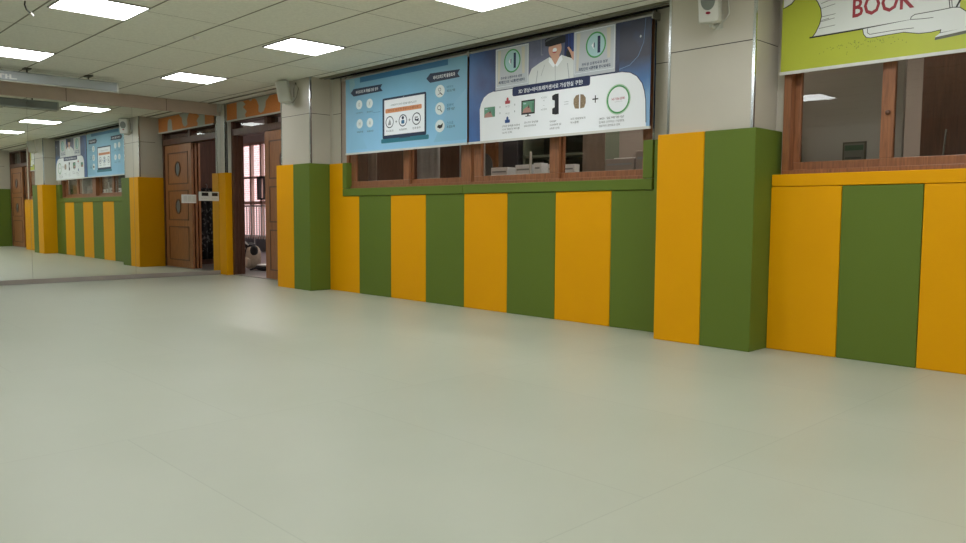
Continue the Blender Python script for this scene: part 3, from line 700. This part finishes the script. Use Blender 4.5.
door_bay('door_1', .215, X0+.03, 1.20, [(1.205, 2.26, .165), (1.21, 2.26, .225), (1.215, 2.26, .285)])
door_bay('door_2', DB0, E0, 11.4, [(11.35, E0-.06, .165), (DB0+.06, 11.36, .225)], 2.46)
sign_board(.215, X0+.02, .10, 2.285, 2.525, 'orange fabric valance with pale animal shapes over the open doorway', )

# ------------------------------------------------------------------ lobby behind the doorway
M_lw = mat('lobby_wall_paint', (188, 176, 172), .7); M_lf = mat('lobby_floor', (120, 118, 116), .35, noise=.15, nscale=12); M_lg = mat('grey_wall_paint', (124, 126, 130), .6)
f = MB(); f.box(-8.5, XR, .20, 4.4, -.1, -.002, M_lf); struct('floor_corridor', f)
f = MB(); f.box(-8.5, XR, .30, 4.4, 2.9, 3.0, M_lw); f.box(-8.5, XR, .25, .32, H+.1, 2.9, M_lw); struct('ceiling_corridor', f)
f = MB(); f.box(-8.6, -.15, .15, .32, 0, 3.0, M_lw); f.box(-8.6, -8.5, .2, 4.4, 0, 3., M_lw); struct('wall_corridor_left', f)
f = MB(); f.box(-8.5, 2.45, 4.1, 4.3, 0, .30, M_lg); f.box(-8.5, 2.45, 4.1, 4.3, 2.66, 3.0, M_lw); struct('wall_corridor_back', f)
f = MB(); f.box(2.40, 2.46, .33, 4.3, 0, 2.9, M_woodd); struct('wall_partition', f)
M_wf = mat('window_frame_brown', (196, 160, 144), .5)
f = MB()
f.box(-8.5, 2.4, 4.12, 4.2, 2.60, 2.66, M_wf); f.box(-8.5, 2.4, 4.12, 4.2, 1.14, 1.22, M_wf); f.box(-8.5, 2.4, 4.12, 4.2, .30, .34, M_wf)
f.box(-8.5, 2.4, 4.12, 4.2, 1.78, 1.83, M_wf)
x = -8.4
while x < 2.4: f.box(x-.04, x+.04, 4.12, 4.2, .30, 2.66, M_wf); x += .52
struct('window_3', f)
# small dark framed opening sash
t = thing('small_window_sash', (-6.15, 4.06, 1.2), 'small dark sash standing open in the corridor window', 'window sash')
mb = MB()
for (a, b, c_, d) in ((-6.33, -6.27, 1.25, 1.80), (-6.02, -5.98, 1.25, 1.80), (-6.27, -6.02, 1.25, 1.29), (-6.27, -6.02, 1.76, 1.80)): mb.box(a, b, 4.02, 4.10, c_, d, M_dark)
part('sash_frame', mb, t)
# railing
t = thing('railing', (-6.5, 3.95, 0), 'white vertical bar railing before the corridor windows', 'railing')
mb = MB(); mb.box(-8.4, 2.3, 3.93, 3.97, 1.08, 1.12, M_wht); part('top_rail', mb, t); mb = MB(); mb.box(-8.4, 2.3, 3.93, 3.97, .36, .39, M_wht); part('bottom_rail', mb, t)
x = -7.6; nb = 0
while x < -4.6:
    mb = MB(); mb.box(x-.011, x+.011, 3.94, 3.96, .30 if nb % 5 else .0, 1.08, M_wht); part('baluster', mb, t); x += .125; nb += 1
# brick building outside
def brick_mat():
    m = mat('pink_brick', (206, 150, 140), .9); nt = m.node_tree; b = nt.nodes['Principled BSDF']
    tc = [n_ for n_ in nt.nodes if n_.type == 'TEX_COORD'][0]
    mp = nt.nodes.new('ShaderNodeMapping'); mp.inputs['Rotation'].default_value = (PI/2, 0, 0)
    br = nt.nodes.new('ShaderNodeTexBrick'); br.inputs['Scale'].default_value = 1; br.inputs['Brick Width'].default_value = .22; br.inputs['Row Height'].default_value = .075; br.inputs['Mortar Size'].default_value = .008
    br.inputs['Color1'].default_value = lin((196, 138, 130)) + (1,); br.inputs['Color2'].default_value = lin((212, 156, 146)) + (1,); br.inputs['Mortar'].default_value = lin((214, 190, 184)) + (1,)
    nt.links.new(tc.outputs['Object'], mp.inputs['Vector']); nt.links.new(mp.outputs['Vector'], br.inputs['Vector']); nt.links.new(br.outputs['Color'], b.inputs['Base Color']); return m
f = MB(); f.box(-26, 4, 8.0, 8.3, -2, 7, brick_mat()); tag(f.build('brick_building'), 'pink brick building seen outside through the corridor windows', 'building')
f = MB(); f.box(-26, 4, 4.3, 8.0, -.3, -.2, mat('outdoor_paving', (170, 164, 158), .9)); struct('ground_outside', f)
# lobby ceiling light
t = thing('corridor_light', (-.9, 1.3, 2.9), 'long lit tube fitting on the corridor ceiling beyond the doorway', 'ceiling light')
mb = MB(); mb.box(-1.7, -.3, 1.2, 1.42, 2.85, 2.899, M_wht); part('housing', mb, t)
mb = MB(); mb.tube([(-1.65, 1.31, 2.835), (-.35, 1.31, 2.835)], .016, mat('lit_tube', (255, 255, 255), .5, emit=(255, 250, 245), estr=180), 12); part('tube', mb, t)

# backpack and bag on the lobby floor
M_cbag = mat('cream_canvas', (204, 190, 168), .8, noise=.1, nscale=20); M_bbag = mat('black_nylon', (20, 20, 22), .6)
t = thing('backpack', (-.72, .95, 0), 'cream and black backpack standing on the floor just outside the doorway', 'backpack')
mb = MB(); mb.ellipsoid((-.72, .95, .20), (.17, .12, .20), M_cbag, 20, 14, .7); part('body', mb, t)
mb = MB(); mb.ellipsoid((-.70, .83, .12), (.13, .05, .09), M_cbag, 16, 10, .7); part('front_pocket', mb, t)
mb = MB(); mb.ellipsoid((-.585, .92, .31), (.045, .065, .085), M_bbag, 16, 10, .8); part('side_pocket', mb, t, 'black mesh side pocket')
mb = MB(); mb.ellipsoid((-.74, .93, .385), (.12, .09, .06), M_bbag, 16, 10); part('top_flap', mb, t, 'black top flap')
mb = MB(); mb.tube([(-.80, .86, .40), (-.77, .80, .46), (-.70, .80, .47), (-.66, .86, .40)], .012, M_wht, 8); part('handle', mb, t, 'white loop handle')
for s in (-.09, .05):
    mb = MB(); mb.tube([(-.72+s, .83, .37), (-.72+s, .80, .25), (-.72+s, .79, .10)], .012, M_bbag, 8); part('strap', mb, t, 'black strap')
t = thing('shoulder_bag', (-.42, 1.0, 0), 'black and white bag slumped flat on the floor beside the backpack', 'bag')
mb = MB(); mb.ellipsoid((-.34, .98, .04), (.18, .13, .045), M_bbag, 18, 8, .8); part('body', mb, t)
mb = MB(); mb.ellipsoid((-.32, .95, .085), (.14, .09, .022), M_wht, 18, 8, .8); part('flap', mb, t, 'white flap')
mb = MB(); mb.tube([(-.46, .93, .05), (-.50, .84, .02), (-.46, .78, .012), (-.40, .76, .012), (-.33, .86, .05)], .009, M_bbag, 8); part('strap', mb, t)
# dark patterned garment hanging on the partition
M_cam = mat('black_patterned_cloth', (34, 34, 36), .8)
nt = M_cam.node_tree; bb = nt.nodes['Principled BSDF']; tc = [n_ for n_ in nt.nodes if n_.type == 'TEX_COORD'][0]
vo = nt.nodes.new('ShaderNodeTexNoise'); vo.inputs['Scale'].default_value = 18; vo.inputs['Detail'].default_value = 3; rr = nt.nodes.new('ShaderNodeValToRGB')
rr.color_ramp.elements[0].position = .56; rr.color_ramp.elements[0].color = lin((18, 18, 20)) + (1,); rr.color_ramp.elements[1].position = .6; rr.color_ramp.elements[1].color = lin((96, 94, 92)) + (1,)
nt.links.new(tc.outputs['Object'], vo.inputs['Vector']); nt.links.new(vo.outputs['Fac'], rr.inputs['Fac']); nt.links.new(rr.outputs['Color'], bb.inputs['Base Color'])
t = thing('hanging_coat', (2.33, .95, .15), 'black patterned coat hanging behind the door, seen reflected in the mirror', 'coat')
mb = MB(); vs = []; N_ = 30; zz = [.10, .4, .8, 1.15, 1.30, 1.36]; dp = [.05, .06, .07, .06, .05, .02]
for j, z in enumerate(zz):
    for i in range(N_+1):
        u = i/N_; hw = [.36, .35, .33, .31, .26, .08][j]
        vs.append((2.37-dp[j]-.022*math.sin(u*34+j*.4), .93+(u-.5)*2*hw, z))
mb.mesh(vs, [(j*(N_+1)+i, j*(N_+1)+i+1, (j+1)*(N_+1)+i+1, (j+1)*(N_+1)+i) for j in range(5) for i in range(N_)], M_cam, True); 
o_ = part('coat_cloth', mb, t); sd = o_.modifiers.new('Solid', 'SOLIDIFY'); sd.thickness = .02
mb = MB(); mb.tube([(2.39, .93, 1.44), (2.33, .93, 1.44), (2.31, .93, 1.40), (2.33, .93, 1.36)], .006, M_alu2, 8); part('hook', mb, t)

# ------------------------------------------------------------------ room behind the windows
M_sw = mat('office_wall', (150, 138, 130), .8); M_cur = mat('grey_curtain', (196, 196, 198), .9, noise=.08, nscale=10)
f = MB(); f.box(2.46, XR, 3.0, 3.1, 0, 2.9, M_sw); struct('wall_office_back', f)
f = MB(); f.box(XR, XR+.15, .2, 3.1, 0, 2.9, M_sw); struct('wall_office_right', f)
M_fill = mat('fill_panel', (255, 255, 255), .5, emit=(255, 246, 232), estr=17.0)
t = thing('added_fill_light', (7, .42, 2.9), 'added strip light brightening the items directly behind the windows', 'ceiling light')  # added strip, no visible fitting; brightens what stands close behind the glass
mb = MB(); mb.box(3.5, 10.2, .36, .48, 2.88, 2.899, mat('fill_strip', (255, 255, 255), .5, emit=(255, 244, 232), estr=13.)); part('diffuser', mb, t)
mb = MB(); mb.box(3.45, 10.25, .345, .358, 2.87, 2.899, M_wht); mb.box(3.45, 10.25, .482, .495, 2.87, 2.899, M_wht); part('frame', mb, t)
t = thing('added_fill_light', (6.5, 1.6, 2.9), 'added dim fill panel lighting the room behind the windows', 'ceiling light')  # unseen panel added to lift the dark interior behind the panes
mb = MB(); mb.box(4.5, 9.5, 1.5, 1.7, 2.88, 2.899, M_fill); part('diffuser', mb, t)
mb = MB(); mb.box(4.45, 9.55, 1.45, 1.49, 2.86, 2.899, M_wht); mb.box(4.45, 9.55, 1.71, 1.75, 2.86, 2.899, M_wht); part('frame', mb, t)
def curtain(x0, x1, y, label, m=M_cur):
    mb = MB(); N_ = max(8, int((x1-x0)/.02)); vs = []
    for z in (1.235, 2.45):
        for i in range(N_+1): vs.append((x0+(x1-x0)*i/N_, y+.012*math.sin(i*1.3), z))
    mb.mesh(vs, [(i, i+1, N_+2+i, N_+1+i) for i in range(N_)], m, True)
    o_ = mb.build('curtain'); o_.modifiers.new('Solid', 'SOLIDIFY').thickness = .004
    tag(o_, label, 'curtain', 'grey curtains behind the window panes')
curtain(3.09, 3.28, .58, 'narrow pinkish grey curtain strip behind the leftmost window pane', mat('pinkish_curtain', (196, 176, 168), .9))
curtain(4.06, 4.46, .58, 'broad grey curtain behind the second window pane')
curtain(4.80, 5.20, .58, 'grey curtain gathered left of the thick window post')
curtain(6.50, 6.77, .62, 'light brown curtain behind the fourth window pane', mat('taupe_curtain', (176, 162, 150), .9))
# doors across the corridor
for (a, b, lb) in ((1.95+.55, 3.0, 'first'), (3.15, 3.95, 'second')):
    t = thing('classroom_door', ((a+b)/2, 2.95, 0), 'reddish brown arched-panel door deep behind the left window, %s from the left' % lb, 'door', 'doors behind the window')
    mb = MB(); mb.box(a, b, 2.93, 2.998, 0, 2.1, M_wooddoor); part('leaf', mb, t)
    mb = MB(); cx = (a+b)/2; mb.prism([(cx-.2, 1.3), (cx+.2, 1.3)] + [(cx+.2*math.cos(q*PI/10), 1.65+.2*math.sin(q*PI/10)) for q in range(11)], 2.92, 2.93, 'y', mat('door_light_glass', (120, 118, 116), .2)); part('arched_light', mb, t)
# sill shelf with boxes inside
f = MB(); f.box(3.0, 7.65, .21, .70, 1.20, 1.23, M_sw); tag(f.build('inner_shelf'), 'low shelf board behind the window panes carrying boxes', 'shelf')
bx = [(5.38, 5.62, .50, .62, .185, 'white box with dark label line behind the third window pane', 'storage_box'), (5.73, 5.95, .50, .64, .20, 'white carton right of the first white box behind the pane', 'storage_box'),
      (5.98, 6.08, .50, .60, .21, 'white folder stack standing by the carton behind the pane', 'file_box'), (6.16, 6.24, .50, .60, .19, 'narrow white file box left of the window stile', 'file_box'),
      (6.35, 6.50, .50, .58, .18, 'white square-framed box behind the fourth pane', 'storage_box'), (6.86, 7.17, .50, .66, .205, 'greyish carton carrying white papers behind the fourth pane', 'storage_box'), (7.19, 7.45, .50, .66, .265, 'taller brownish grey carton at the right end of the window', 'storage_box')]
for (a, b, y0, y1, h, lb, nm) in bx:
    mb = MB(); mm = M_paper if a < 6.8 else mat('grey_carton', (160, 150, 146), .7)
    mb.box(a, b, y0, y1, 1.23, 1.23+h, mm)
    t = thing(nm, ((a+b)/2, (y0+y1)/2, 1.23), lb, 'box', 'boxes on the shelf behind the windows')
    part('carton', mb, t, bevel=.004)
    mb = MB(); mb.box(a+.02, b-.02, y0-.002, y0, 1.23+h*.72, 1.23+h*.80, M_gry); part('label_strip', mb, t)
mb = MB(); mb.tube([(5.96, .47, 1.23), (5.97, .47, 1.55)], .012, M_wht, 8); tag(mb.build('white_stick'), 'thin white upright stick among the boxes behind the pane', 'stick')
mb = MB(); mb.box(6.95, 7.14, .51, .63, 1.4352, 1.442, M_paper)
tag(mb.build('paper_sheets'), 'white paper sheets lying on the greyish carton', 'paper', )
t = thing('bookshelf', (6.0, .85, 0), 'green-grey open shelf unit behind the third window pane', 'shelf')
M_sg = mat('green_grey_metal', (112, 120, 104), .5)
mb = MB(); mb.box(5.60, 6.60, 1.05, 1.06, 0, 2.0, mat('shelf_back', (66, 70, 60), .7)); part('back_panel', mb, t)
for z in (.4, .8, 1.2, 1.53, 1.9):
    mb = MB(); mb.box(5.60, 6.60, .75, 1.05, z-.012, z+.012, M_sg); part('shelf_board', mb, t)
for x in (5.60, 6.58):
    mb = MB(); mb.box(x, x+.03, .75, 1.05, 0, 2.0, M_sg); part('upright', mb, t)
mb = MB(); mb.box(5.33, 5.55, .72, .98, 0, 1.95, mat('charcoal_cabinet', (54, 50, 56), .5)); tag(mb.build('tall_cabinet', None, .004), 'tall charcoal cabinet left of the shelf unit behind the pane', 'cabinet')
# behind BOOK window
f = MB(); f.box(7.9, 9.35, .52, .56, 0, 2.3, mat('grey_partition', (178, 172, 164), .6)); tag(f.build('partition_screen', None, .005), 'grey partition screen behind the left pane of the BOOK window', 'partition')
scr = thing('wooden_screen', (10.1, .88, 0), 'dark brown wooden screen behind the right pane of the BOOK window', 'partition')
f = MB(); f.box(9.36, 10.9, .85, .91, 0, 2.3, M_woodd); part('screen_panel', f, scr, bevel=.005)
for (a, b, lb) in ((8.50, 8.66, 'framed notice behind the glass, left one under the BOOK banner'), (8.96, 9.12, 'framed notice behind the glass beside the window stile')):
    t = thing('framed_notice', ((a+b)/2, .51, 1.25), lb, 'notice', 'framed notices behind the BOOK window')
    mb = MB(); mb.box(a, b, .510, .519, 1.25, 1.46, mat('notice_frame', (92, 84, 70), .5)); part('frame', mb, t)
    mb = MB(); mb.box(a+.012, b-.012, .507, .51, 1.262, 1.448, mat('notice_sheet', (120, 118, 108), .6)); part('sheet', mb, t)
    mb = MB(); mb.box(a+.016, b-.016, .5055, .507, 1.40, 1.436, mat('notice_green', (72, 96, 72), .6)); mb.box(a+.02, b-.03, .5055, .507, 1.34, 1.352, mat('notice_line', (80, 80, 76), .6)); mb.box(a+.02, b-.04, .5055, .507, 1.31, 1.322, mat('notice_line', (80, 80, 76), .6)); part('printed_lines', mb, t)
mb = MB(); mb.tube([(9.62, .45, 1.25), (9.635, .45, 1.50)], .007, M_alu, 8); 
t = thing('metal_rod', (9.62, .45, 1.25), 'shiny metal rod behind the right pane of the BOOK window', 'rod'); part('rod', mb, t)
mb = MB(); mb.tube([(9.62, .45, 0), (9.62, .45, 1.25)], .015, M_dark, 8); part('stand', mb, t)
mb = MB(); mb.prism(ell(9.80, 1.46, .05, .06), .838, .849, 'y', mat('pale_disc', (126, 130, 122), .5)); part('round_plate', mb, scr, 'pale round plate')

# ------------------------------------------------------------------ light, world, camera
W = bpy.data.worlds.new('World'); sc.world = W; W.use_nodes = True
bg = W.node_tree.nodes['Background']; bg.inputs[0].default_value = (.78, .88, 1.0, 1); bg.inputs[1].default_value = 2.5

yaw, pitch, roll, F_ = .8026, .0733, .0063, 777.8667
Fv = Vector((-math.sin(yaw)*math.cos(pitch), math.cos(yaw)*math.cos(pitch), -math.sin(pitch)))
Rv = Vector((math.cos(yaw), math.sin(yaw), 0)); Uv = Rv.cross(Fv)
R2 = Rv*math.cos(roll)+Uv*math.sin(roll); U2 = -Rv*math.sin(roll)+Uv*math.cos(roll)
cam = bpy.data.cameras.new('Camera'); co = bpy.data.objects.new('Camera', cam); COL.objects.link(co)
Mx = Matrix((R2, U2, -Fv)).transposed().to_4x4(); Mx.translation = Vector((11.2187, -5.2489, .93)); co.matrix_world = Mx
cam.sensor_width = 36; cam.lens = 36*F_/966; cam.clip_start = .02
sc.camera = co
vs_ = sc.view_settings; sc.display_settings.display_device = 'sRGB'
vs_.view_transform = 'Standard'; vs_.look = 'None'; vs_.gamma = 1; vs_.exposure = 0.40; vs_.use_curve_mapping = False
cy = sc.cycles; cy.use_denoising = True; cy.caustics_reflective = True; cy.caustics_refractive = False
cy.max_bounces = 10; cy.diffuse_bounces = 6; cy.glossy_bounces = 6; cy.transparent_max_bounces = 12; cy.sample_clamp_indirect = 4
